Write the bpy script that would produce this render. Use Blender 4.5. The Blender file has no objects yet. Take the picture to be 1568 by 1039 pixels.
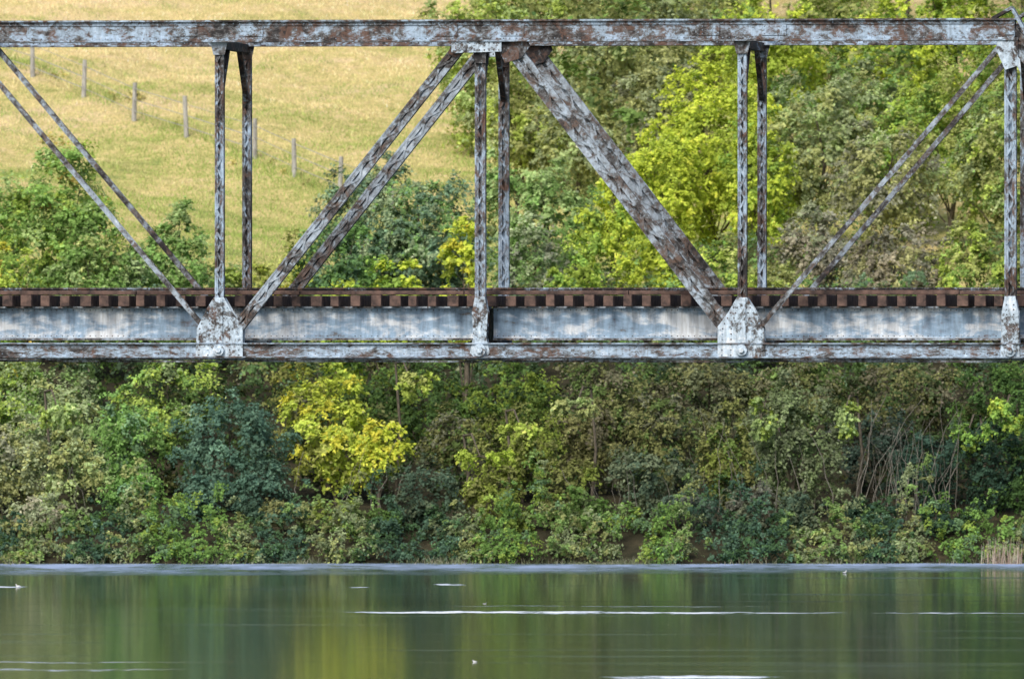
import bpy, math, numpy as np
from mathutils import Vector
rng=np.random.default_rng(11)
F=20460.0; CX=784.0; HY=500.0; CH=7.0
def wx(px,d): return (px-CX)*d/F
def wz(py,d): return CH+(HY-py)*d/F
scn=bpy.context.scene
# ---------------------------------------------------------------- helpers
def terr(x,y):
    x=np.asarray(x,float); y=np.asarray(y,float)
    yw=y+0.45*np.sin(x*.4)*(abs(y-396)<6)+.25*np.sin(x*1.3+1)*(abs(y-396)<6)
    b=np.interp(yw,[-50,0,15,25,393,395.6,397,435,520,760,1200,3000],[6,5,2,-1.5,-1.5,0,0.6,8,22,52,60,60])
    k=np.clip((y-398)/15,0,1)
    return b+k*(0.22*np.sin(x*.33+y*.21)+0.12*np.sin(x*.8-y*.45+1)+0.05*np.sin(x*2.1+y*1.3))
def link(o,parent=None):
    scn.collection.objects.link(o)
    if parent: o.parent=parent
    return o
class Acc:
    def __init__(s): s.V=[];s.F=[];s.C=[];s.M=[];s.n=0
    def add(s,V,Fq,C,m):
        s.V.append(V);s.F.append(Fq+s.n);s.C.append(C);s.M.append(np.full(len(Fq),m));s.n+=len(V)
    def obj(s,name,mats,parent=None):
        V=np.concatenate(s.V).astype(np.float32);Fq=np.concatenate(s.F).astype(np.int32)
        C=np.concatenate(s.C).astype(np.float32);M=np.concatenate(s.M).astype(np.int32)
        me=bpy.data.meshes.new(name)
        me.vertices.add(len(V));me.vertices.foreach_set('co',V.ravel())
        me.loops.add(len(Fq)*4);me.loops.foreach_set('vertex_index',Fq.ravel())
        me.polygons.add(len(Fq));me.polygons.foreach_set('loop_start',np.arange(len(Fq),dtype=np.int32)*4)
        for m in mats: me.materials.append(m)
        me.polygons.foreach_set('material_index',M)
        a=me.attributes.new('Col','FLOAT_COLOR','POINT')
        a.data.foreach_set('color',np.concatenate([C,np.ones((len(C),1),np.float32)],1).ravel())
        me.update(calc_edges=True)
        return link(bpy.data.objects.new(name,me),parent)
def unit(v): return v/np.maximum(np.linalg.norm(v,axis=-1,keepdims=True),1e-6)
def add_leaves(A,P,N,L,col,wr=.6,T=None):
    n=len(P); N=unit(N)
    if T is None: T=rng.normal(size=(n,3))
    T=unit(T-N*np.sum(T*N,1,keepdims=True)); B=np.cross(N,T)
    L=L[:,None]
    V=np.stack([P-T*L*.5,P+B*L*wr*.5+T*L*.05,P+T*L*.5,P-B*L*wr*.5+T*L*.05],1).reshape(-1,3)
    A.add(V,np.arange(4*n).reshape(n,4),np.repeat(col,4,0),0)
def add_tube(A,pts,rad,col,m=1,seg=6):
    pts=np.array(pts,float);n=len(pts)
    d=unit(np.gradient(pts,axis=0)); ref=np.array([.3,.9,.1]); u=unit(np.cross(d,ref));v=np.cross(d,u)
    an=np.linspace(0,2*np.pi,seg,endpoint=False)
    V=(pts[:,None]+np.array(rad)[:,None,None]*(np.cos(an)[None,:,None]*u[:,None]+np.sin(an)[None,:,None]*v[:,None])).reshape(-1,3)
    Fq=[]
    for i in range(n-1):
        for j in range(seg):
            k=(j+1)%seg;Fq.append([i*seg+j,i*seg+k,(i+1)*seg+k,(i+1)*seg+j])
    A.add(V,np.array(Fq),np.tile(np.array(col),(len(V),1)),m)
def pick(cols,n):
    c=np.array([q[0] for q in cols]);w=np.array([q[1] for q in cols],float);w/=w.sum()
    return c[rng.choice(len(c),n,p=w)]
def clumps(A,cen,out,rc,cols,nsp,nlf,ls,droop=.25,lvar=.2,cvar=.16,coh=.4,flk=.1):
    n=len(cen)
    main=np.average(np.array([q[0] for q in cols]),axis=0,weights=[q[1] for q in cols])
    cc=(pick(cols,n)*(1-coh)+main*coh)*np.exp(rng.normal(0,cvar,(n,1)))
    sp=unit(rng.normal(size=(n,nsp,3))+out[:,None]*.6+np.array([0,0,.25]))
    t=rng.uniform(.12,1.12,(n,nsp,nlf,1))**.8
    r=rc[:,None,None,None]
    P=cen[:,None,None]+sp[:,:,None]*r*t+rng.normal(0,.09,(n,nsp,nlf,3))*r
    P[...,2]-=(droop*r*t**2)[...,0]
    N=out[:,None,None]*.4+sp[:,:,None]*.4+np.array([0,-.25,.6])+rng.normal(size=P.shape)*.42
    c=np.broadcast_to(cc[:,None,None],P.shape).copy()
    m=rng.random(P.shape[:3])<flk
    c[m]=pick(cols,int(m.sum()))
    spv=np.exp(rng.normal(0,.12,(n,nsp,1,1)))
    c*=spv*np.exp(rng.normal(0,lvar,P.shape[:3]+(1,)))
    P=P.reshape(-1,3);k=len(P)
    add_leaves(A,P,N.reshape(-1,3),ls*rng.uniform(.6,1.3,k),np.clip(c.reshape(-1,3),0,.8))
# ---------------------------------------------------------------- materials
def mat(name):
    m=bpy.data.materials.new(name);m.use_nodes=True;nt=m.node_tree;nt.nodes.clear()
    o=nt.nodes.new('ShaderNodeOutputMaterial');return m,nt,o
def N(nt,t,**k):
    n=nt.nodes.new(t)
    for a,b in k.items(): setattr(n,a,b)
    return n
def noise(nt,vec,scale,detail=4,rough=.55,dist=0):
    n=N(nt,'ShaderNodeTexNoise');n.inputs['Scale'].default_value=scale;n.inputs['Detail'].default_value=detail
    n.inputs['Roughness'].default_value=rough;n.inputs['Distortion'].default_value=dist
    nt.links.new(vec,n.inputs['Vector']);return n.outputs['Fac']
def mapping(nt,vec,sc):
    m=N(nt,'ShaderNodeMapping');m.inputs['Scale'].default_value=sc;nt.links.new(vec,m.inputs['Vector']);return m.outputs[0]
def ramp(nt,fac,st,interp='LINEAR'):
    r=N(nt,'ShaderNodeValToRGB');r.color_ramp.interpolation=interp;e=r.color_ramp.elements
    while len(e)<len(st): e.new(.5)
    for i,(p,c) in enumerate(st):
        e[i].position=p; e[i].color=(*c,1) if len(c)==3 else c
    nt.links.new(fac,r.inputs[0]);return r.outputs[0]
def math_(nt,op,a,b=None,c=None,clamp=False):
    m=N(nt,'ShaderNodeMath',operation=op,use_clamp=clamp)
    for i,q in enumerate((a,b,c)):
        if q is None: continue
        if isinstance(q,(int,float)): m.inputs[i].default_value=q
        else: nt.links.new(q,m.inputs[i])
    return m.outputs[0]
def mix(nt,f,a,b,bt='MIX'):
    m=N(nt,'ShaderNodeMix',data_type='RGBA',blend_type=bt)
    for i,q in ((0,f),(6,a),(7,b)):
        if isinstance(q,(int,float)): m.inputs[i].default_value=q
        elif isinstance(q,tuple): m.inputs[i].default_value=(*q,1)
        else: nt.links.new(q,m.inputs[i])
    return m.outputs[2]
def bump(nt,h,st,dist):
    b=N(nt,'ShaderNodeBump');b.inputs['Strength'].default_value=st;b.inputs['Distance'].default_value=dist
    nt.links.new(h,b.inputs['Height']);return b.outputs[0]
mLeaf,nt,o=mat('leaf')
a=N(nt,'ShaderNodeAttribute',attribute_name='Col')
p=N(nt,'ShaderNodeBsdfDiffuse')
nt.links.new(a.outputs['Color'],p.inputs['Color'])
t=N(nt,'ShaderNodeBsdfTranslucent');nt.links.new(mix(nt,1.0,a.outputs['Color'],(1.15,1.2,.7),'MULTIPLY'),t.inputs['Color'])
s=N(nt,'ShaderNodeMixShader');s.inputs[0].default_value=.28
nt.links.new(p.outputs[0],s.inputs[1]);nt.links.new(t.outputs[0],s.inputs[2]);nt.links.new(s.outputs[0],o.inputs[0])
mBlade,nt,o=mat('grass_blade')
a=N(nt,'ShaderNodeAttribute',attribute_name='Col');p=N(nt,'ShaderNodeBsdfDiffuse');nt.links.new(a.outputs['Color'],p.inputs['Color']);nt.links.new(p.outputs[0],o.inputs[0])
mBark,nt,o=mat('bark')
a=N(nt,'ShaderNodeAttribute',attribute_name='Col');g=N(nt,'ShaderNodeNewGeometry')
nz=noise(nt,mapping(nt,g.outputs['Position'],(6,6,1.5)),3,5)
p=N(nt,'ShaderNodeBsdfDiffuse')
nt.links.new(mix(nt,1.0,a.outputs['Color'],ramp(nt,nz,[(.3,(.4,.4,.4)),(.7,(1.4,1.4,1.4))]),'MULTIPLY'),p.inputs['Color'])
nt.links.new(p.outputs[0],o.inputs[0])
# ground
mG,nt,o=mat('ground_mat')
g=N(nt,'ShaderNodeNewGeometry');pos=g.outputs['Position']
sx=N(nt,'ShaderNodeSeparateXYZ');nt.links.new(pos,sx.inputs[0])
n1=noise(nt,mapping(nt,pos,(.12,.22,.1)),1,4,.6); n2=noise(nt,mapping(nt,pos,(1.1,1.6,1)),1,6,.7,.5); n3=noise(nt,mapping(nt,pos,(5,4,4)),1.6,4,.7)
f=math_(nt,'ADD',math_(nt,'MULTIPLY',n1,.5),math_(nt,'ADD',math_(nt,'MULTIPLY',n2,.5),math_(nt,'MULTIPLY',n3,.15)))
hh=math_(nt,'MULTIPLY_ADD',sx.outputs[1],.0022,-1.09)
f2=math_(nt,'ADD',f,hh)
meadow=ramp(nt,f2,[(.36,(.25,.30,.09)),(.45,(.46,.43,.15)),(.53,(.62,.51,.22)),(.66,(.72,.55,.33))])
meadow=mix(nt,.75,meadow,ramp(nt,n3,[(.3,(.5,.5,.42)),(.6,(1.1,1.1,1.1))]),'MULTIPLY')
soil=ramp(nt,n2,[(.3,(.025,.027,.015)),(.55,(.05,.044,.026)),(.75,(.10,.08,.045))])
mk=math_(nt,'MULTIPLY_ADD',sx.outputs[1],.25,-107.5,clamp=True)
col=mix(nt,mk,soil,meadow)
p=N(nt,'ShaderNodeBsdfPrincipled');p.inputs['Roughness'].default_value=.95;p.inputs['Specular IOR Level'].default_value=.1
nt.links.new(col,p.inputs['Base Color']);nt.links.new(bump(nt,n3,.6,.12),p.inputs['Normal']);nt.links.new(p.outputs[0],o.inputs[0])
# water
mW,nt,o=mat('water_mat')
g=N(nt,'ShaderNodeNewGeometry');pos=g.outputs['Position'];sx=N(nt,'ShaderNodeSeparateXYZ');nt.links.new(pos,sx.inputs[0])
X,Y=sx.outputs[0],sx.outputs[1]
wob=noise(nt,mapping(nt,pos,(.5,.15,1)),1,5,.65)
brk=noise(nt,mapping(nt,pos,(1.1,.5,1)),1,6,.75)
Yw=math_(nt,'ADD',Y,math_(nt,'MULTIPLY_ADD',wob,5,-2.5))
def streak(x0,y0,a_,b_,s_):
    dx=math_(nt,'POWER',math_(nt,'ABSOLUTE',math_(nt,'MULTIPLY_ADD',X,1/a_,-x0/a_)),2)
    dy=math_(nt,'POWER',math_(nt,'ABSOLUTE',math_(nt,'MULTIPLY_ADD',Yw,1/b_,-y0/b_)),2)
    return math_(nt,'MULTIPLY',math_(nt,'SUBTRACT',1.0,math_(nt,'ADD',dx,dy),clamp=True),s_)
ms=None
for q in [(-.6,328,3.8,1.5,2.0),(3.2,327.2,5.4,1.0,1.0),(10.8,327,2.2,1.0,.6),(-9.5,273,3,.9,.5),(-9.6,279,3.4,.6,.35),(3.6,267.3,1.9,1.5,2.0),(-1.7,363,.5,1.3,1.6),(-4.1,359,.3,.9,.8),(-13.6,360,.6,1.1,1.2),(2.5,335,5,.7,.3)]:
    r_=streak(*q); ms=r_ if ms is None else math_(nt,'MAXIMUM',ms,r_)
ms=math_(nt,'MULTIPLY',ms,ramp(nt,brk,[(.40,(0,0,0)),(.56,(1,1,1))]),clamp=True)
# breeze-ruffled strip off the far bank, broken into cat's-paws, wider to the left; sky reflection painted into its colour
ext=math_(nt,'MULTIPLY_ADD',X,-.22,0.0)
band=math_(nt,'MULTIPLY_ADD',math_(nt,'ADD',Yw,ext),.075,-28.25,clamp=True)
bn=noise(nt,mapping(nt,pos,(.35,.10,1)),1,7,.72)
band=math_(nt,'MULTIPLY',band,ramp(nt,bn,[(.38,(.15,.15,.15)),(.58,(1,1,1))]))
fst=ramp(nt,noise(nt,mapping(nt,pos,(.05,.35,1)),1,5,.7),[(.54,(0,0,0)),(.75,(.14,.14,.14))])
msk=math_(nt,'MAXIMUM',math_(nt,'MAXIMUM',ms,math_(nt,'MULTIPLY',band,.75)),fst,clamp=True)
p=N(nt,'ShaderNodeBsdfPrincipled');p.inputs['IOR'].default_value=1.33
wc=mix(nt,msk,(.035,.07,.05),(.42,.52,.76))  # pale blue paints the sky reflected by ripples into the water colour
wc=mix(nt,ms,wc,(.8,.85,.9));nt.links.new(wc,p.inputs['Base Color'])  # near-white painted into the wind streaks in place of reflected sky
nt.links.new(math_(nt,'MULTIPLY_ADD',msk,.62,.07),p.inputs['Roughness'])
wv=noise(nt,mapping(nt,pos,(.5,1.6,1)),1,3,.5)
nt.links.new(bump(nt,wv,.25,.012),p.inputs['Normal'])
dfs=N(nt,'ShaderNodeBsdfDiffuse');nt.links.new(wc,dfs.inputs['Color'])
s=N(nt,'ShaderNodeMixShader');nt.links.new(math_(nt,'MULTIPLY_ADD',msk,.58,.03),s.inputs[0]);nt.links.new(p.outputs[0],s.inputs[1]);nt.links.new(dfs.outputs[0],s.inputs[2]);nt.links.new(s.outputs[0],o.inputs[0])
# painted steel
def steel(name,cov,stretch=(1,1,1),sc=5.0,paint=(.42,.545,.68),rust=(.15,.08,.055),grey=(.12,.125,.13),con=1.6,rthr=.50):
    m,nt,o=mat(name);tc=N(nt,'ShaderNodeTexCoord').outputs['Object']
    v=mapping(nt,tc,stretch)
    a=noise(nt,v,.9,3,.5);b=noise(nt,v,sc,9,.72,.6);c=noise(nt,v,sc*4,5,.7)
    f=math_(nt,'ADD',math_(nt,'MULTIPLY_ADD',a,.5*con,cov-.25*con),math_(nt,'ADD',math_(nt,'MULTIPLY_ADD',b,.8*con,-.4*con),math_(nt,'MULTIPLY_ADD',c,.35*con,-.175*con)))
    col=ramp(nt,f,[(.24,(.014,.013,.014)),(.34,(.045,.04,.04)),(.42,grey),(.48,tuple(q*1.5 for q in grey)),(.51,tuple(q*.6 for q in paint)),(.59,tuple(q*.86 for q in paint)),(.72,paint),(.92,(.78,.83,.87))])
    rm=noise(nt,mapping(nt,tc,(1.3,1,1.1)),2.2,8,.72,.8)
    rm=math_(nt,'MULTIPLY',ramp(nt,rm,[(rthr,(0,0,0)),(rthr+.09,(1,1,1))]),ramp(nt,f,[(.35,(.8,.8,.8)),(.68,(.1,.1,.1))]))
    col=mix(nt,rm,col,rust)
    st=noise(nt,mapping(nt,tc,(6,6,.9)),2,4,.6)
    col=mix(nt,.5,col,ramp(nt,st,[(.35,(.5,.47,.44)),(.6,(1.1,1.1,1.1))]),'MULTIPLY')
    p=N(nt,'ShaderNodeBsdfPrincipled');p.inputs['Roughness'].default_value=.78
    nt.links.new(col,p.inputs['Base Color']);nt.links.new(bump(nt,b,.4,.008),p.inputs['Normal']);nt.links.new(p.outputs[0],o.inputs[0]);return m
mTop=steel('steel_top_chord',.47,(1,1,1.6),3.2,rthr=.49)
mMem=steel('steel_members',.48,(1.3,1,.6),4)
mDiag=steel('steel_diagonals',.475,(1,1,1),3.2,rust=(.16,.105,.08),paint=(.42,.50,.58))
mDark=steel('steel_dark',.3,(1,1,1),4)
mBot=steel('steel_bottom_chord',.53,(.6,1,2),4,rthr=.49,con=1.8)
mStr=steel('steel_stringer',.76,(.5,1,1.3),1.8,paint=(.31,.44,.58),rust=(.20,.11,.08),con=1.5,rthr=.51)  # paint colour darkened to hold the shade under the deck
mGus=steel('steel_gusset',.58,(1,1,1),3.5,paint=(.54,.66,.77),con=2.1,rthr=.53)
mRust=steel('steel_rust',.33,(1,1,1),6)
def simple(name,c1,c2,sc,st=(1,1,1),rough=.85):
    m,nt,o=mat(name);tc=N(nt,'ShaderNodeTexCoord').outputs['Object'];f=noise(nt,mapping(nt,tc,st),sc,6,.65)
    p=N(nt,'ShaderNodeBsdfPrincipled');p.inputs['Roughness'].default_value=rough
    nt.links.new(ramp(nt,f,[(.35,c1),(.65,c2)]),p.inputs['Base Color']);nt.links.new(bump(nt,f,.5,.02),p.inputs['Normal']);nt.links.new(p.outputs[0],o.inputs[0]);return m
mTie=simple('tie_timber',(.035,.024,.022),(.18,.11,.085),4,(1,1,1))
mPost=simple('post_wood',(.24,.235,.22),(.46,.45,.42),8,(1,1,.3))
mStone=simple('pier_stone',(.16,.15,.13),(.32,.30,.27),2)
mBird=simple('white_plumage',(.6,.6,.6),(.8,.8,.8),9)
mBeak=simple('beak',(.3,.15,.03),(.4,.2,.04),9)
# ---------------------------------------------------------------- terrain
def grid(xs,ys):
    Xg,Yg=np.meshgrid(xs,ys);V=np.stack([Xg,Yg,terr(Xg,Yg)],-1).reshape(-1,3);nx=len(xs);ny=len(ys)
    i=np.arange(nx-1)[None]+np.arange(ny-1)[:,None]*nx
    return V,np.stack([i,i+1,i+nx+1,i+nx],-1).reshape(-1,4)
xs=np.concatenate([np.linspace(-2500,-60,25)[:-1],np.linspace(-60,60,241),np.linspace(60,2500,25)[1:]])
ys=np.concatenate([np.linspace(-50,380,40)[:-1],np.linspace(380,540,321),np.linspace(540,3000,80)[1:]])
V,Fq=grid(xs,ys);A=Acc();A.add(V,Fq,np.ones_like(V),0);gr=A.obj('hillside_ground',[mG])
gr.data.polygons.foreach_set('use_smooth',np.ones(len(Fq),bool))
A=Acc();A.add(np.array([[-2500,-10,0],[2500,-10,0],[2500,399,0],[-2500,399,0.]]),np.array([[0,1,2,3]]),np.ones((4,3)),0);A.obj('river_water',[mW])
# ---------------------------------------------------------------- foliage
YG=(.55,.64,.08);YG2=(.40,.51,.09);MG=(.20,.36,.09);DG=(.10,.19,.07);BG=(.15,.25,.17);TG=(.075,.145,.105);GG=(.32,.38,.22);OL=(.39,.40,.15)
YE=(.74,.64,.08);OR=(.64,.36,.10);GB=(.32,.28,.21);LG=(.39,.51,.22);PG=(.29,.29,.24)
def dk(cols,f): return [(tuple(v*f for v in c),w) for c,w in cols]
def tree(name,px,d,top,w,cols,cb=.2,ls=.13,dens=1.,droop=.25,twig=4,rcs=(.32,.62),bark=(.14,.12,.09),asp=.8,lvar=.2,hang=False):
    x=wx(px,d);zb=float(terr(x,d))-.15;zt=wz(top,d);H=zt-zb
    A=Acc();R=np.array([w/2,w/2*asp,H*(1-cb)/2]);c=np.array([x,d,zb+H*(cb+1)/2])
    area=w*H*(1-cb);n=max(8,int(area*4.6*dens))
    dr=unit(rng.normal(size=(n,3)));dr[:,1]=np.where((dr[:,1]>.3)&(rng.random(n)<.6),-dr[:,1],dr[:,1]);rad=rng.uniform(.25,1,(n,1))**.5
    az=np.arctan2(dr[:,0],dr[:,1]*.6+dr[:,2]);ph=rng.uniform(0,6.28,3)
    lump=(1+.18*np.sin(3*az+ph[0])+.14*np.sin(5*az+ph[1])+.1*np.sin(9*az+ph[2]))[:,None]
    rc=rng.uniform(*rcs,n)*min(1,.5+w/8)
    cen=c+dr*(R-rc.mean()*.7)*rad*np.minimum(lump,1.15)
    cen[:,2]=np.maximum(cen[:,2],terr(cen[:,0],cen[:,1])+.2)
    if hang: rc*=.75
    clumps(A,cen,dr,rc,cols,11,13,ls,droop,lvar)
    if hang:
        b=np.array([x+rng.choice([-1,1])*.5,d+2.2,c[2]+.6]);b[2]=max(b[2],float(terr(b[0],b[1])))
        g0=np.array([b[0],b[1],float(terr(b[0],b[1]))-.1]);add_tube(A,[g0,(g0+b)/2+[.15,0,0],b],[.06,.05,.035],bark)
        tp=np.array([b,(b+c)/2+[0,0,.35],c]);r0=.05
        add_tube(A,tp,[.035,.03,.015],bark)
    else:
        th=H*.75;lean=rng.normal(0,.05)*H
        ts=np.linspace(0,1,6)[:,None];r0=.03*H*.55
        tp=np.array([x,d,zb])+ts*np.array([lean,0,th])+rng.normal(0,.03,(6,3))*H*ts*.4
        add_tube(A,tp,np.linspace(r0,r0*.25,6),bark)
    idx=rng.choice(n,min(n,int(twig*5)),replace=False)
    for i in idx:
        q=rng.uniform(.15,.9);b0=tp[0]+(tp[-1]-tp[0])*q;e=cen[i]+dr[i]*rc[i]*.5
        if e[2]<b0[2] and not hang: b0=tp[0]+(tp[-1]-tp[0])*.15
        if hang: b0=tp[-1]
        m1=(b0+e)/2+np.array([0,0,.04*H])*(0 if hang else 1)+rng.normal(0,.05,3)
        rr=r0*rng.uniform(.15,.32);add_tube(A,[b0,m1,e],[rr,rr*.6,rr*.2],bark,seg=5)
    return A.obj(name,[mLeaf,mBark])
def stems(A,x,y,h,n,col):
    for _ in range(n):
        bx=x+rng.normal(0,.9);by=y+rng.normal(0,.5);b=np.array([bx,by,float(terr(bx,by))-.1]);l=rng.normal(0,.2)
        hh=h*rng.uniform(.5,1);pt=[b+np.array([l*t*t*hh+rng.normal(0,.06),0,hh*t]) for t in np.linspace(0,1,7)]
        r=rng.uniform(.009,.02);add_tube(A,pt,np.linspace(r,r*.3,7),col,seg=4)
T=tree
T('maple_tree',85,424,205,4.9,[(MG,5),(YG2,3),(LG,3),(OR,.25)],.06,dens=1.3)
T('maple_tree',-60,426,240,4,[(MG,4),(YG2,2)],.12)
T('shrub',10,415,345,2.4,[(YG2,3),(OR,.6),(YE,.6),(MG,3)],.05)
T('shrub',140,420,320,2.8,[(MG,3),(LG,2),(OL,1)],.03,dens=1.1)
T('shrub',262,427,298,2.8,[(MG,3),(LG,3)],.03,dens=1.3)
T('shrub',205,424,370,2.4,[(LG,3),(MG,2),(GG,2)],.05,dens=1.2)
T('shrub',335,428,380,2.,[(LG,3),(YG2,2)],.1)
T('shrub',445,428,340,2.2,[(OL,3),(YG2,3),(YE,.6)],.1)
T('shrub',395,428,390,1.8,[(OL,2),(YG2,3),(YE,.8)],.1)
T('hawthorn_tree',575,428,220,4.0,[(BG,5),(MG,2),(GG,4)],.1,dens=1.1)
T('hawthorn_tree',655,426,235,3.9,[(BG,5),(MG,2),(GG,3)],.1,dens=1.1)
T('hawthorn_tree',520,424,320,3.2,[(DG,1),(BG,3),(MG,3)],.1)
T('autumn_sapling',712,412,298,1.8,[(YG,5),(YE,1),(OR,.3),(YG2,4)],.3,ls=.16,dens=.85,twig=3)
T('autumn_sapling',600,414,385,2.6,[(YG,3),(YG2,3),(MG,2)],.35,ls=.17,dens=.7)
T('shrub',520,414,395,2.2,[(YG2,3),(YG,1),(MG,3)],.2,ls=.15)
T('deciduous_tree',780,434,225,2.6,[(MG,3),(LG,2),(GG,1)],.1)
T('deciduous_tree',850,433,225,3.4,[(MG,3),(LG,4),(GG,1)],.1)
T('deciduous_tree',820,425,330,3.0,[(GG,3),(PG,2),(MG,2)],.1)
T('birch_tree',1095,440,72,5.0,[(YG,6),(YG2,3)],.08,dens=1.2)
T('birch_tree',1010,438,185,3.2,[(YG,5),(YG2,3)],.05,dens=1.1)
T('birch_tree',1160,438,150,2.8,[(YG,3),(YG2,3),(MG,1)],.1)
T('shrub',930,430,290,2.9,[(YG2,4),(YG,3),(MG,1)],.05)
T('shrub',1010,427,330,3.2,[(YG,4),(YG2,4)],.05)
T('shrub',880,424,350,2.2,[(MG,2),(YG2,4)],.05)
T('shrub',1110,424,360,3.,[(YG2,4),(MG,2),(OL,2)],.05)
T('shrub',945,440,215,1.8,[(YG,4),(YG2,2)],.1)
T('ash_tree',1260,444,95,4.6,[(GG,3),(OL,3),(LG,2)],.1)
T('ash_tree',1355,440,165,4.2,[(OL,3),(PG,3),(LG,1)],.1)
T('ash_tree',1450,446,85,4.6,[(OL,3),(YG2,2),(MG,2)],.1)
T('ash_tree',1540,442,110,4.2,[(OL,3),(MG,2),(GG,2),(YG2,1)],.1)
T('ash_tree',1650,442,80,4.6,[(OL,3),(MG,2)],.1)
T('thorn_thicket',1250,430,300,3.6,[(PG,3),(GB,4),(GG,2),(OL,1)],.05,dens=.9,twig=8,bark=(.24,.21,.18))
T('thorn_thicket',1370,428,310,3.8,[(GB,4),(PG,2),(OL,2)],.05,dens=.9,twig=8,bark=(.24,.21,.18))
T('shrub',1490,426,335,3.2,[(YG2,3),(OL,3),(MG,2)],.1)
T('shrub',1600,426,320,3.2,[(OL,3),(MG,2)],.1)
T('shrub',1190,424,395,2.4,[(OL,3),(YG2,2),(GG,2)],.1)
T('deciduous_tree',1195,445,250,3,[(OL,3),(YG2,2),(GG,2)],.05)
bk=[(740,466,-60,4.6,[(OL,2),(YG2,4),(LG,4)]),(830,470,-90,5,[(OL,3),(YG2,3),(LG,3)]),(800,456,90,3.8,[(OL,4),(YG2,3),(GG,2)]),(925,462,-40,4.6,[(OL,4),(GG,3),(LG,2)]),(880,452,130,3.6,[(OL,3),(LG,2),(GG,2)]),
 (990,468,-80,5,[(OL,3),(GG,3),(LG,1)]),(1010,455,60,3.6,[(GG,3),(OL,3),(PG,1)]),(1090,476,-80,5,[(YG2,3),(OL,3),(LG,1)]),(1180,462,-25,4.4,[(YG2,4),(YG,2)]),(1270,466,-60,4.6,[(MG,2),(OL,3),(YG2,3)]),
 (1370,462,-30,4.6,[(YG2,4),(YG,3),(MG,1)]),(1470,466,-60,5,[(YG,2),(YG2,3),(MG,2)]),(1330,452,60,3.6,[(MG,3),(GG,2),(OL,2)]),(1560,462,-30,4.6,[(YG2,3),(MG,2),(OL,2)]),(1660,466,-60,5,[(OL,3),(MG,3)]),
 (1400,450,120,3.2,[(MG,3),(YG2,3)]),(1200,452,110,3.2,[(GG,3),(MG,3)]),(1130,455,120,3.4,[(OL,3),(YG2,3)])]
for q in bk: T('woodland_tree',q[0],q[1],q[2],q[3],q[4],.04,ls=.14,dens=1.0)
A=Acc();n=800
x=rng.uniform(-1,44,n);y=rng.uniform(452,520,n);x=np.where(x<(y-452)*.02,x+3,x);h=rng.uniform(.3,8,n)
clumps(A,np.stack([x,y,terr(x,y)+h],1),unit(rng.normal(size=(n,3))+[0,-.6,.6]),rng.uniform(.7,1.2,n),dk([(OL,3),(DG,1),(MG,2)],.8),12,13,.24)
for _ in range(60):
    xx=rng.uniform(1,42);yy=rng.uniform(462,515);zz=float(terr(xx,yy));add_tube(A,[[xx,yy,zz-.2],[xx+.1,yy,zz+1.5],[xx,yy,zz+4]],[.12,.08,.03],(.1,.09,.07))
A.obj('distant_woodland',[mLeaf,mBark])
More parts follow.
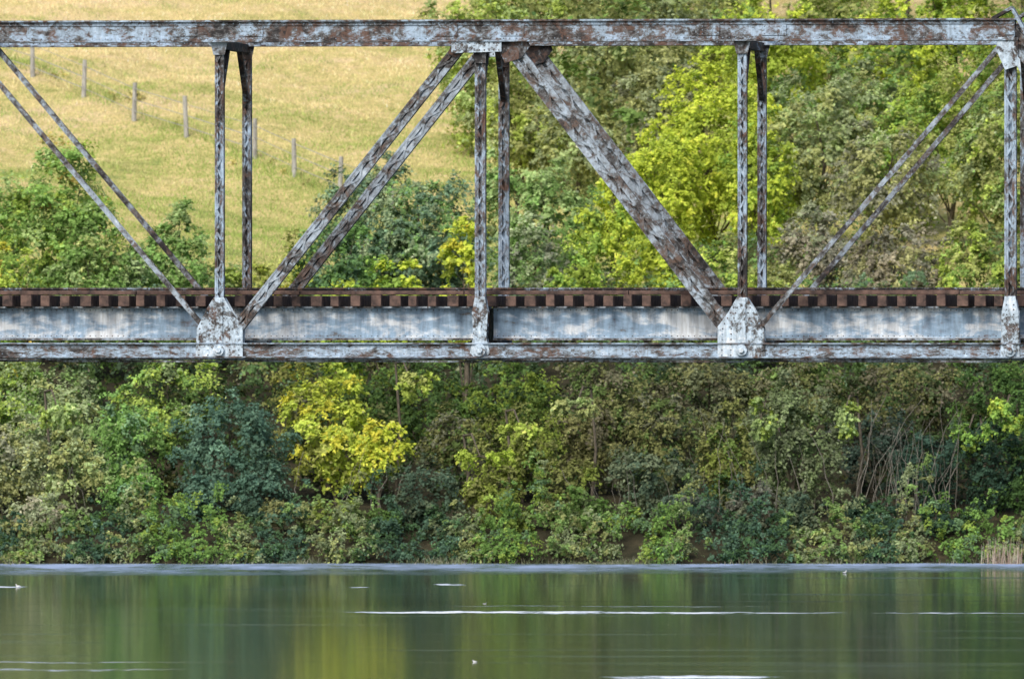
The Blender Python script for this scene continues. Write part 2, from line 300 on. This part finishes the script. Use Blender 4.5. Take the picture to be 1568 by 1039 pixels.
L=[('riverside_tree',30,401,615,3.3,[(GG,3),(OL,3),(PG,1)]),('riverside_tree',-60,401,600,3,[(GG,2),(MG,2)]),('riverside_tree',112,400,650,2.3,[(LG,3),(OL,3),(GG,1)]),
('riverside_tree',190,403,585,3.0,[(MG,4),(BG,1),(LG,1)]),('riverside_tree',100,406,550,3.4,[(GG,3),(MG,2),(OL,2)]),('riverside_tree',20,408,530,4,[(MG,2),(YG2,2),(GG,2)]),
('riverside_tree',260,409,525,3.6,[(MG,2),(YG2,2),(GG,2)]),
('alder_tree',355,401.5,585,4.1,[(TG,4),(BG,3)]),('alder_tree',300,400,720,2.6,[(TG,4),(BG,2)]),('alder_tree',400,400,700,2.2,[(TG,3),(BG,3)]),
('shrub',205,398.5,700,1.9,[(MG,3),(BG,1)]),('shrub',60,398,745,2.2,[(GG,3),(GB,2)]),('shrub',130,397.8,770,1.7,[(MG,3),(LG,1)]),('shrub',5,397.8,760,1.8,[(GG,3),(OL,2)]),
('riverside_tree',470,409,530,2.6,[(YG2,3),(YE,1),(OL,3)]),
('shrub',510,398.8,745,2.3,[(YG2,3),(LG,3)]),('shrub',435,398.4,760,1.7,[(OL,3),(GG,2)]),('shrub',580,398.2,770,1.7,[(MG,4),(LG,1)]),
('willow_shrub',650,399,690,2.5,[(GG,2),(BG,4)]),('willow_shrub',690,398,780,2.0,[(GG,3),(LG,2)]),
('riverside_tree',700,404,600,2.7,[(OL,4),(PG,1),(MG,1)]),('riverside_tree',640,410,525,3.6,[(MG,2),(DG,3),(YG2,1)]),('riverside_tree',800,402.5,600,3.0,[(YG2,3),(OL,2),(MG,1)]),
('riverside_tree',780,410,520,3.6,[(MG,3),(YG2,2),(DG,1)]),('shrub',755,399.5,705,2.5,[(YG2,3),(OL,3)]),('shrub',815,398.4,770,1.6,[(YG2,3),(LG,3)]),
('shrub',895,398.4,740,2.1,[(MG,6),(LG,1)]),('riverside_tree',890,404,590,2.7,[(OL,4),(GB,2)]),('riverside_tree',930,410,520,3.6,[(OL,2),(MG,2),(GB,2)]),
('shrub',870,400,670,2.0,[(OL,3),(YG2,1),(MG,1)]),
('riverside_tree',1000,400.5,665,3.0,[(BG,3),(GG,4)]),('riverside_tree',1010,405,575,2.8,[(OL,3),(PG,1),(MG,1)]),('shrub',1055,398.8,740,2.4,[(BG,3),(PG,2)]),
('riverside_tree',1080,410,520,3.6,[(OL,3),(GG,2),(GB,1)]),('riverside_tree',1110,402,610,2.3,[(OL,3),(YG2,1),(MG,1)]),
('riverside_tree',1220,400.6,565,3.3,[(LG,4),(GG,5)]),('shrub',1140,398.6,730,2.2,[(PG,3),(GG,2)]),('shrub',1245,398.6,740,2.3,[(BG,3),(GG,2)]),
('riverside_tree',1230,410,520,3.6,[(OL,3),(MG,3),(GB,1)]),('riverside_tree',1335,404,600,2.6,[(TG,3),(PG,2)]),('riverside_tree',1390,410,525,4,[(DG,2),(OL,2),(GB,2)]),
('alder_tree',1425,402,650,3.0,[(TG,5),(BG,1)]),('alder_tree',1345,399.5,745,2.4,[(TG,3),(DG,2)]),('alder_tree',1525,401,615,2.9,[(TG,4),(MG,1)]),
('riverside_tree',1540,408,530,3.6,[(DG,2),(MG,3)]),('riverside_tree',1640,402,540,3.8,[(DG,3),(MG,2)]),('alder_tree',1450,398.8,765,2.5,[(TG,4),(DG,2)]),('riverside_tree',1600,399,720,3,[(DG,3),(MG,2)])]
for q in L: T(q[0],q[1],q[2],q[3],q[4],dk(q[5],.55 if q[1]>406.5 else (.85 if q[1]>403.5 else 1.06)),.03,ls=.115,droop=.4,twig=2,rcs=(.28,.72),dens=1.0)  # depth shade painted in: leaf colours darkened for the right-hand trees
T('yellow_autumn_tree',515,402.5,550,3.4,[(YG,3),(YG2,5),(OL,2),(YE,1.5)],.1,ls=.13,dens=.95,droop=.45)
T('yellow_autumn_tree',580,401.2,610,2.3,[(YE,2),(YG,3),(YG2,3)],.25,ls=.13,dens=.75,droop=.45)
for q in [(1290,400,590,1.2,[(LG,3),(YG2,2)],.55),(1535,399.8,590,1.6,[(YG2,3),(YG,1),(MG,3)],.55),(1480,400.5,640,1.2,[(YG2,2),(MG,3)],.65),(735,399.6,680,2.0,[(YG,1),(YG2,4)],.72),(800,399.6,640,1.6,[(YG2,3),(OL,2)],.75),(630,401,560,1.6,[(YG2,3),(OL,2)],.78),(1165,399.6,600,1.6,[(LG,3),(YG2,2)],.65),(90,400,600,1.8,[(LG,3),(YG2,2)],.7),(880,400,600,1.8,[(LG,3),(OL,2)],.75)]:
    T('overhanging_branch',q[0],q[1],q[2],q[3],q[4],q[5],ls=.12,dens=.8,hang=True)
# undergrowth filling the bank slope
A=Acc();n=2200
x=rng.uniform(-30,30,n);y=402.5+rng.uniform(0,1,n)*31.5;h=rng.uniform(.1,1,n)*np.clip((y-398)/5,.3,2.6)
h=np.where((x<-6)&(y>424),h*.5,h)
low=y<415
for m_,f_ in ((low,.33),(~low,.85)):  # low undergrowth darkened in colour to paint deep shade between trees
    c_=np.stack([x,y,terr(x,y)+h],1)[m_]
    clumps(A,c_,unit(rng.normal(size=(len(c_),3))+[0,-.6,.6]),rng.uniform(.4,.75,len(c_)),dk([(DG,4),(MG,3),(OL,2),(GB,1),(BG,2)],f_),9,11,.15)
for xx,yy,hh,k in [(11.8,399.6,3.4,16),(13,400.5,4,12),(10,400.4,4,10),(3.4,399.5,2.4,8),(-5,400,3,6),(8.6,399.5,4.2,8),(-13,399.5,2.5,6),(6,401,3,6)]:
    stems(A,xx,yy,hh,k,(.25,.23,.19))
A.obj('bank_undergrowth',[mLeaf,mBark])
# bushes overhanging the water's edge
def shore(x): return -.45*np.sin(x*.4)-.25*np.sin(x*1.3+1)
A=Acc();n=2200
x=rng.uniform(-27,27,n);u=rng.uniform(0,1,n)**1.5;y=395.15+shore(x)+u*3.6;hm=(.45+.9*u)*(1+.45*np.sin(x*1.1+1)+.35*np.sin(x*2.7))
z=np.maximum(terr(x,y),0)+.14+rng.uniform(0,1,n)*hm
keep=~((abs(x-3.55)<.4)&(z<1.1))
g_=np.sin(x*.55+.6)+np.sin(x*1.35+2)+.3*rng.normal(size=n)
cen=np.stack([x,y,z],1)
for m_,cl in ((keep&(g_>.7),[(MG,4),(YG2,1),(BG,1)]),(keep&(g_<=.7)&(g_>-.4),[(GG,3),(OL,2),(MG,2)]),(keep&(g_<=-.4),[(DG,3),(TG,3),(BG,2)])):
    c_=cen[m_];clumps(A,c_,unit(rng.normal(size=(len(c_),3))+[0,-.9,.5]),rng.uniform(.14,.36,len(c_)),dk(cl,.8),8,9,.095,.5)
A.obj('waterside_bushes',[mLeaf,mBark])
def blades(A,x,y,h,w,col,spread=.25,wet=False):
    zz=terr(x,y)-.02
    if wet: zz=np.maximum(zz,-.03)
    n=len(x);b=np.stack([x,y,zz],1);l=rng.normal(0,spread,(n,1))*h[:,None]
    s=np.zeros((n,3));an=rng.uniform(-.6,.6,n);s[:,0]=np.cos(an)*w/2;s[:,1]=np.sin(an)*w/2
    tip=b+np.concatenate([l,rng.normal(0,.1,(n,1))*h[:,None],h[:,None]],1)
    V=np.stack([b-s,b+s,tip+s*.25,tip-s*.25],1).reshape(-1,3)
    A.add(V,np.arange(4*n).reshape(n,4),np.repeat(col,4,0),0)
A=Acc();n=150;x=rng.normal(wx(1535,395.6),.32,n);x[110:]=rng.uniform(15.3,22,40)
blades(A,x,rng.uniform(394.5,394.9,n)+shore(x),rng.uniform(.25,.85,n),np.full(n,.016),pick([((.42,.32,.25),1),((.28,.2,.15),1),((.52,.45,.36),1)],n),.12,True)
A.obj('dry_reeds',[mBlade])
A=Acc();n=3400;x=rng.uniform(-30,30,n);x[:800]=rng.normal(wx(915,396),.5,800);x[800:1050]=rng.normal(wx(700,396),.8,250);x[1050:1250]=rng.normal(wx(1255,396),.3,200);x[1250:1500]=rng.normal(wx(440,396),.5,250)
blades(A,x,rng.uniform(393.9,395.2,n)+shore(x)+.8*np.sin(x*.9)*(rng.random(n)<.5),rng.uniform(.03,.2,n)*(1+.6*np.sin(x*2)),np.full(n,.018),pick([((.36,.34,.25),1.3),((.22,.24,.14),2),((.10,.12,.06),5)],n)*rng.uniform(.6,1.2,(n,1)),.45,True)
A.obj('bank_grass',[mBlade])
# meadow grass
A=Acc();n=230000
x=rng.uniform(-27,12,n);y=rng.uniform(434,512,n)
pn=np.sin(x*.7+y*.5)+np.sin(x*.31-y*.8+2)+.8*np.sin(x*1.9+y*1.4)+.8*np.sin(x*3.1-y*.9)+.8*np.sin(x*5.3+y*2.3)+rng.normal(0,.8,n)
fl=abs((y-460)-(x+7.5)*(-24/9.9))
k=np.clip(.5+.21*pn+(y-480)*.015-np.exp(-(fl/3)**2)*.45-np.clip((468-y)/40,0,.35),0,1)[:,None]
c=np.array([.28,.36,.10])*(1-k)+np.array([.77,.61,.34])*k
c=c*np.exp(rng.normal(0,.26,(n,1)))
hh=rng.uniform(.04,.14,n)*(1+1.8*np.exp(-(fl/.6)**2));blades(A,x,y,hh,np.full(n,.03),np.clip(c,0,.85),.5)
A.obj('meadow_grass',[mBlade])
A=Acc();n=40;t_=rng.uniform(-.6,2.2,n);x=-7.5-9.9*t_;y=460+24*t_+rng.normal(0,.6,n);x[:6]=wx(212,476)+rng.normal(0,.25,6);y[:6]=476
clumps(A,np.stack([x,y,terr(x,y)+.12],1),unit(rng.normal(size=(n,3))+[0,0,1]),rng.uniform(.15,.32,n),[((.60,.50,.2),3),(OL,4),((.45,.35,.16),1)],7,9,.09)
A.obj('fence_line_weeds',[mLeaf,mBark])
# ---------------------------------------------------------------- steel builder
class B:
    def __init__(s): s.V=[];s.F=[];s.k=0
    def raw(s,V,Fc):
        n=len(s.V);s.V+= [tuple(v) for v in V];s.F+=[tuple(i+n for i in f) for f in Fc]
    def beam(s,p0,p1,w,t,ref=(0,1,0)):
        s.k+=1;e=(s.k%9)*.0006
        p0=Vector(p0);p1=Vector(p1);a=(p1-p0).normalized();sd=a.cross(Vector(ref)).normalized();dp=sd.cross(a).normalized()
        sd=sd*(w/2+e);dp=dp*(t/2+e)
        V=[p+sd*i+dp*j for p in(p0,p1) for i,j in((-1,-1),(1,-1),(1,1),(-1,1))]
        s.raw(V,[(0,3,2,1),(4,5,6,7),(0,1,5,4),(1,2,6,5),(2,3,7,6),(3,0,4,7)])
    def box(s,x0,x1,y0,y1,z0,z1):
        V=[(x,y,z) for x in(x0,x1) for y in(y0,y1) for z in(z0,z1)]
        s.raw(V,[(0,1,3,2),(4,6,7,5),(0,4,5,1),(2,3,7,6),(0,2,6,4),(1,5,7,3)])
    def plate(s,poly,y0,y1):
        n=len(poly);V=[(x,y0,z) for x,z in poly]+[(x,y1,z) for x,z in poly]
        s.raw(V,[tuple(range(n)),tuple(range(2*n-1,n-1,-1))]+[(i,i+n,(i+1)%n+n,(i+1)%n) for i in range(n)])
    def disc(s,x,z,r,y0,y1,n=12):
        s.plate([(x+r*math.cos(i*2*math.pi/n),z+r*math.sin(i*2*math.pi/n)) for i in range(n)],y0,y1)
    def rivet(s,x,y,z,r=.022,sg=-1):
        V=[(x+r,y,z),(x,y,z+r),(x-r,y,z),(x,y,z-r),(x,y+sg*r*.9,z)]
        s.raw(V,[(0,1,4),(1,2,4),(2,3,4),(3,0,4)])
    def built(s,p0,p1,w,t,yc,fl=.33,lace=True):
        p0=Vector((p0[0],yc,p0[1]));p1=Vector((p1[0],yc,p1[1]));a=(p1-p0);Ln=a.length;a.normalize();sd=a.cross(Vector((0,1,0)))
        o_=sd*(w/2-w*fl/2)
        for sg in(-1,1):
            s.beam(p0+o_*sg,p1+o_*sg,w*fl,t)
            for yy in (-1,1): s.beam(p0+sd*sg*(w/2-.012)+Vector((0,yy*(t/2+.006),0)),p1+sd*sg*(w/2-.012)+Vector((0,yy*(t/2+.006),0)),.04,.016)
        s.beam(p0,p1,w*.5,t*.25)
        if lace:
            n=max(2,int(Ln/(w*1.3)))
            for i in range(n):
                q0=p0+a*Ln*i/n;q1=p0+a*Ln*(i+1)/n;g=1 if i%2 else -1
                for yy in(-1,1): s.beam(q0+o_*g*1.1+Vector((0,yy*(t/2+.012),0)),q1-o_*g*1.1+Vector((0,yy*(t/2+.012),0)),.045,.012)
                s.rivet(q0.x+o_.x*g,yc-t/2-.018,q0.z+o_.z*g,.025)
    def obj(s,name,m,parent,bev=0):
        me=bpy.data.meshes.new(name);me.from_pydata(s.V,[],s.F);me.materials.append(m);me.update()
        o=link(bpy.data.objects.new(name,me),parent)
        if bev:
            b=o.modifiers.new('bev','BEVEL');b.width=bev;b.segments=1;b.limit_method='ANGLE'
        return o
br=link(bpy.data.objects.new('railroad_truss_bridge',None));br.location=(wx(736,330),330,0);br.rotation_euler=(0,0,-math.radians(6.6))
W=5.0
nod=[-19.5,-13.02,-6.5,0,6.5,13.12,19.6]
top=B();bot=B();ver=B();dia=B();thin=B();gus=B();dark=B();riv=B()
for yc,nr in((0,1),(W,0)):
    x0,x1=nod[1]-.25,nod[5]+.12
    top.box(x0,x1,yc-.20,yc-.17,14.075,14.53);top.box(x0,x1,yc+.17,yc+.20,14.075,14.53)
    top.box(x0-.03,x1+.03,yc-.29,yc+.29,14.532,14.575)
    for sg in(-1,1):
        top.box(x0,x1,yc+sg*.245-.05,yc+sg*.245+.05,14.03,14.07)
        top.box(x0,x1,yc+sg*.215-.012,yc+sg*.215+.012,14.44,14.53)
        top.box(x0,x1,yc+sg*.215-.012,yc+sg*.215+.012,14.072,14.15)
    nl=int((x1-x0)/.45)
    for i in range(nl):
        a0=x0+i*(x1-x0)/nl;a1=x0+(i+1)*(x1-x0)/nl;g=1 if i%2 else -1
        top.beam((a0,yc-.17*g,14.045),(a1,yc+.17*g,14.045),.06,.014,(0,0,1))
    for xx in np.arange(x0+.1,x1,.16):
        for zz in(14.485,14.11): riv.rivet(xx,yc-.228,zz,.02)
    for xs_ in nod[1:6]:
        for dx in((-1.15,-.55),(.5,1.1)) if xs_ not in(nod[1],nod[5]) else ((-.1,.1),):
            top.box(xs_+dx[0],xs_+dx[1],yc-.236,yc-.203,14.17,14.43)
            for xx in np.arange(xs_+dx[0]+.06,xs_+dx[1],.12):
                for zz in(14.21,14.3,14.39): riv.rivet(xx,yc-.238,zz,.018)
    bx0,bx1=nod[0],nod[6]
    for sg in(-1,1):
        bot.box(bx0,bx1,yc+sg*.14-.012,yc+sg*.14+.012,6.27,6.57)
        bot.box(bx0,bx1,yc+sg*.18-.045,yc+sg*.18+.045,6.572,6.60)
        bot.box(bx0,bx1,yc+sg*.18-.045,yc+sg*.18+.045,6.235,6.268)
    for xx in np.arange(bx0,bx1,.5): bot.beam((xx,yc-.16,6.225),(xx+.5,yc+.16,6.225),.06,.012,(0,0,1))
    for xx in np.arange(bx0+.1,bx1,.17): riv.rivet(xx,yc-.154,6.5,.018);riv.rivet(xx,yc-.154,6.33,.018)
    for i in(2,3,4):
        w=.24 if i==3 else .20
        ver.built((nod[i],6.5),(nod[i],14.06),w,.22,yc)
    for i in(1,5): ver.built((nod[i],6.5),(nod[i],14.06),.27,.24,yc)
    dia.built((-.48,13.95),(-6.15,6.85),.28,.22,yc+.0,fl=.42);dia.built((.72,13.95),(6.2,6.85),.36,.22,yc+.0,fl=.38)
    dia.built((nod[1],14.2),(nod[0],6.4),.42,.36,yc);dia.built((nod[5],14.2),(nod[6],6.4),.42,.36,yc)
    for xa,xb in((nod[1],-6.7),(nod[5],6.72)):
        for dy in(-.1,.1): thin.beam((xa,yc+dy,14.2),(xb,yc+dy,6.75),.11,.035)
        for q in np.linspace(.08,.9,7):
            thin.box(xa+(xb-xa)*q-.05,xa+(xb-xa)*q+.05,yc-.08,yc+.08,14.2+(6.75-14.2)*q-.05,14.2+(6.75-14.2)*q+.05)
    for i,sg in((2,1),(4,-1)):
        xn=nod[i]
        po=[(-.58,6.22),(.60,6.22),(.60,7.0),(.34,7.35),(.13,7.72),(-.13,7.72),(-.30,7.45),(-.55,6.95)]
        po=[(xn+sg*a_,b_) for a_,b_ in po]
        if sg<0: po=po[::-1]
        for ys_ in((-.20,-.176),(.176,.20)): gus.plate(po,yc+ys_[0],yc+ys_[1])
        gus.box(xn-.1,xn+.1,yc-.235,yc-.203,6.6,7.7)
        for zz in np.arange(6.3,7.6,.13):
            ww=np.interp(zz,[6.2,7,7.7],[.53,.5,.08])
            for u in(-ww,-ww*.55,ww*.55,ww): riv.rivet(xn+u*.95,yc-.203,zz,.024)
        gus.disc(xn,6.42,.14,yc-.30,yc-.20);gus.disc(xn,6.42,.07,yc-.36,yc-.30,6)
    for i in(3,1,5):
        xn=nod[i];po=[(xn-.24,6.22),(xn+.24,6.22),(xn+.21,7.35),(xn+.13,7.75),(xn-.13,7.75),(xn-.21,7.35)]
        if i==3: po=[(xn-.25,6.35),(xn-.12,6.22),(xn+.12,6.22),(xn+.25,6.35),(xn+.16,6.75),(xn+.2,7.35),(xn+.12,7.75),(xn-.12,7.75),(xn-.2,7.35),(xn-.16,6.75)]
        for ys_ in((-.18,-.156),(.156,.18)): gus.plate(po,yc+ys_[0],yc+ys_[1])
        for zz in np.arange(6.7,7.6,.12): riv.rivet(xn-.09,yc-.183,zz,.022);riv.rivet(xn+.09,yc-.183,zz,.022)
        gus.disc(xn,6.42,.16,yc-.27,yc-.18);gus.disc(xn,6.42,.08,yc-.33,yc-.27,6)
    up=[(-.66,14.06),(1.2,14.06),(1.25,13.92),(1.02,13.62),(.62,13.5),(.48,13.82),(.16,13.78),(.14,13.5),(-.12,13.5),(-.16,13.78),(-.40,13.82),(-.62,13.62),(-.8,13.75)]
    dark.plate(up,yc-.168,yc-.15)
    gus.plate([(-.7,14.07),(.55,14.07),(.55,13.78),(-.7,13.74)],yc-.262,yc-.24)
    for xx in np.arange(-.6,.5,.12):
        for zz in(13.82,13.99): riv.rivet(xx,yc-.264,zz,.024)
    for i in(2,4):
        xn=nod[i];dia.plate([(xn-.22,14.07),(xn+.22,14.07),(xn+.14,13.72),(xn-.14,13.72)],yc-.17,yc-.15)
    xn=nod[5];gus.plate([(xn-.3,14.1),(xn+.2,14.1),(xn+.2,13.4),(xn-.12,13.3),(xn-.34,13.8)],yc-.262,yc-.24)
    top.beam((xn-.45,yc,14.56),(xn+.05,yc,14.84),.07,.5);top.beam((xn+.03,yc,14.84),(xn+.45,yc,14.1),.07,.5)
    xn=nod[1];gus.plate([(xn-.3,14.1),(xn+.3,14.1),(xn+.14,13.3),(xn-.14,13.3)],yc-.262,yc-.24)
    sg=1 if yc==0 else -1
    for i in(1,2,3,4,5):
        dark.beam((nod[i],yc+sg*.12,12.7),(nod[i],yc+sg*1.45,13.95),.14,.12,(1,0,0))
for i in range(1,6):
    dark.beam((nod[i],.2,14.0),(nod[i],W-.2,14.0),.16,.14,(1,0,0));dark.beam((nod[i],.2,13.9),(nod[i],W-.2,13.9),.06,.2,(1,0,0))
for i in range(1,5):
    thin.beam((nod[i],.2,14.3),(nod[i+1],W-.2,14.3),.05,.05,(0,0,1));thin.beam((nod[i],W-.2,14.24),(nod[i+1],.2,14.24),.05,.05,(0,0,1))
for i in range(0,6):
    thin.beam((nod[i],.2,6.19),(nod[i+1],W-.2,6.19),.06,.04,(0,0,1));thin.beam((nod[i],W-.2,6.14),(nod[i+1],.2,6.14),.06,.04,(0,0,1))
for x_ in nod:
    dark.box(x_-.012,x_+.012,.2,W-.2,6.55,7.42);dark.box(x_-.16,x_+.16,.2,W-.2,7.42,7.46);dark.box(x_-.16,x_+.16,.2,W-.2,6.50,6.54)
st=B();sf=B();SX0,SX1=-62,62
for ys_ in(1.15,3.85):
    for i in range(-10,10):
        a0=i*6.5+.19;a1=(i+1)*6.5-.19
        st.box(a0,a1,ys_-.01,ys_+.01,6.72,7.46)
        sf.box(a0,a1,ys_-.15,ys_+.15,7.462,7.50);sf.box(a0,a1,ys_-.15,ys_+.15,6.665,6.718)
        st.box(a0,a1,ys_-.024,ys_-.012,7.36,7.46);st.box(a0,a1,ys_-.024,ys_-.012,6.72,6.82)
        for xx in np.arange(a0+.1,a1,.14): riv.rivet(xx,ys_-.025,7.41,.018);riv.rivet(xx,ys_-.025,6.77,.018)
tie=B();x_=SX0
while x_<SX1:
    w=rng.uniform(.20,.28);e=rng.uniform(0,.16);dz=rng.uniform(-.03,.0);xx=x_+rng.uniform(-.035,.035)
    tie.box(xx,xx+w,.55+e,4.45-e,7.502,7.79+dz);x_+=.485
gt=B()
for a0 in np.arange(SX0,SX1,4.1):
    for yy in(.82,4.05): gt.box(a0,a0+4.08,yy,yy+.16,7.795,7.885+rng.uniform(0,.02))
rail=B()
for yy in(1.72,3.25):
    rail.box(SX0,SX1,yy-.07,yy+.07,7.80,7.815);rail.box(SX0,SX1,yy-.01,yy+.01,7.815,7.93);rail.box(SX0,SX1,yy-.037,yy+.037,7.93,7.97)
top.obj('top_chords',mTop,br);bot.obj('bottom_chords',mBot,br);ver.obj('vertical_posts',mMem,br);dia.obj('diagonals',mDiag,br);thin.obj('eyebars_and_bracing',mDiag,br)
gus.obj('gusset_plates',mGus,br,.006);dark.obj('floor_beams_and_struts',mDark,br);riv.obj('rivets',mMem,br);st.obj('stringers',mStr,br);sf.obj('stringer_flanges',mDiag,br);tie.obj('track_ties',mTie,br,.012);gt.obj('guard_timbers',mTie,br,.01);rail.obj('rails',mRust,br)
pr=B()
for x_ in(-60,-39,-19.5,19.6,39,60):
    pr.raw([(x_+sx_*(a_),2.5+sy_*b_,z) for z,a_,b_ in((-1.6,1.3,4.2),(5.7,.95,3.6)) for sx_,sy_ in((-1,-1),(1,-1),(1,1),(-1,1))],[(0,3,2,1),(4,5,6,7),(0,1,5,4),(1,2,6,5),(2,3,7,6),(3,0,4,7)])
    pr.box(x_-1.15,x_+1.15,-1.3,6.3,5.7,6.1);pr.box(x_-.4,x_+.4,0.9,1.4,6.1,6.13 if abs(x_)<25 else 6.66);pr.box(x_-.4,x_+.4,3.6,4.1,6.1,6.13 if abs(x_)<25 else 6.66)
pr.obj('stone_piers',mStone,br,.04)
# ---------------------------------------------------------------- fence
fe=link(bpy.data.objects.new('wire_fence',None));po=B();wi=B();pts=[]
for px,py in((-110,60),(-30,92),(50,118),(128,150),(205,185),(286,210),(390,243),(451,271),(520,300),(600,330)):
    d=460.
    for _ in range(40): d=d+ (wz(py,d)-float(terr(wx(px,d),d)))*4
    pts.append((wx(px,d),d,float(terr(wx(px,d),d))))
for i,(x,y,z) in enumerate(pts):
    h=1.4+rng.uniform(-.08,.08);l=rng.normal(0,.04)
    n=8;V=[(x+l*k+r*math.cos(t_*math.pi/4),y+r*math.sin(t_*math.pi/4),z-.2+(h+.2)*k) for k,r in((0,.09),(1,.075)) for t_ in range(n)]
    po.raw(V,[(j,(j+1)%n,(j+1)%n+n,j+n) for j in range(n)]+[tuple(range(n,2*n))])
for a_,b_ in zip(pts[:-1],pts[1:]):
    for hz in(.35,.75,1.15): wi.beam((a_[0],a_[1]-.08,a_[2]+hz),(b_[0],b_[1]-.08,b_[2]+hz),.014,.014,(0,0,1))
po.obj('posts',mPost,fe);wi.obj('wires',mPost,fe)
# ---------------------------------------------------------------- small white water birds
def bird(px,py,s,ang):
    d=CH*F/(py-HY);e=link(bpy.data.objects.new('white_gull',None));e.location=(wx(px,d),d,-.01);e.rotation_euler=(0,0,ang);e.scale=(s,)*3
    def loft(name,rings,m):
        b=B();n=10
        V=[(x,ry*math.cos(i*2*math.pi/n),z+rz*math.sin(i*2*math.pi/n)) for x,z,ry,rz in rings for i in range(n)]
        Fc=[(k*n+i,k*n+(i+1)%n,(k+1)*n+(i+1)%n,(k+1)*n+i) for k in range(len(rings)-1) for i in range(n)]
        b.raw(V,Fc);o=b.obj(name,m,e);o.data.polygons.foreach_set('use_smooth',[True]*len(Fc))
    loft('body',[(-.24,.09,.004,.004),(-.17,.075,.035,.018),(-.08,.06,.07,.05),(.03,.05,.08,.07),(.11,.06,.06,.06),(.15,.09,.035,.045),(.16,.13,.028,.03),(.175,.16,.034,.034),(.2,.165,.03,.03),(.225,.16,.01,.01)],mBird)
    loft('beak',[(.222,.16,.009,.009),(.26,.153,.002,.002)],mBeak)
bird(1293,877,.45,.9);bird(28,898,.45,2.4);bird(742,924,.25,0.2);bird(727,1013,.3,2.4)
# ---------------------------------------------------------------- light / camera
w=bpy.data.worlds.new('World');scn.world=w;w.use_nodes=True;nt=w.node_tree
sky=nt.nodes.new('ShaderNodeTexSky');sky.sky_type='NISHITA';sky.sun_disc=False
sd=Vector((-.35,-.75,.85)).normalized();el=math.asin(sd.z)
sky.sun_elevation=el;sky.sun_rotation=math.atan2(sd.x,sd.y);sky.air_density=1.0;sky.dust_density=3;sky.ozone_density=1
nt.links.new(sky.outputs[0],nt.nodes['Background'].inputs[0]);nt.nodes['Background'].inputs[1].default_value=.15
ld=bpy.data.lights.new('sun','SUN');ld.energy=2.9;ld.angle=math.radians(28);ld.color=(1,.96,.90)
lo=link(bpy.data.objects.new('sun',ld));lo.rotation_euler=sd.to_track_quat('Z','Y').to_euler()
cd=bpy.data.cameras.new('camera');cam=link(bpy.data.objects.new('camera',cd));cam.location=(0,0,CH)
cam.rotation_euler=(math.radians(90)-math.atan(19.5/F),0,0)
cd.sensor_width=36;cd.lens=36*F/1568;cd.clip_start=1;cd.clip_end=8000
cd.dof.use_dof=True;cd.dof.focus_distance=331;cd.dof.aperture_fstop=3.0
scn.camera=cam
scn.view_settings.view_transform='Standard';scn.view_settings.look='None';scn.view_settings.exposure=0
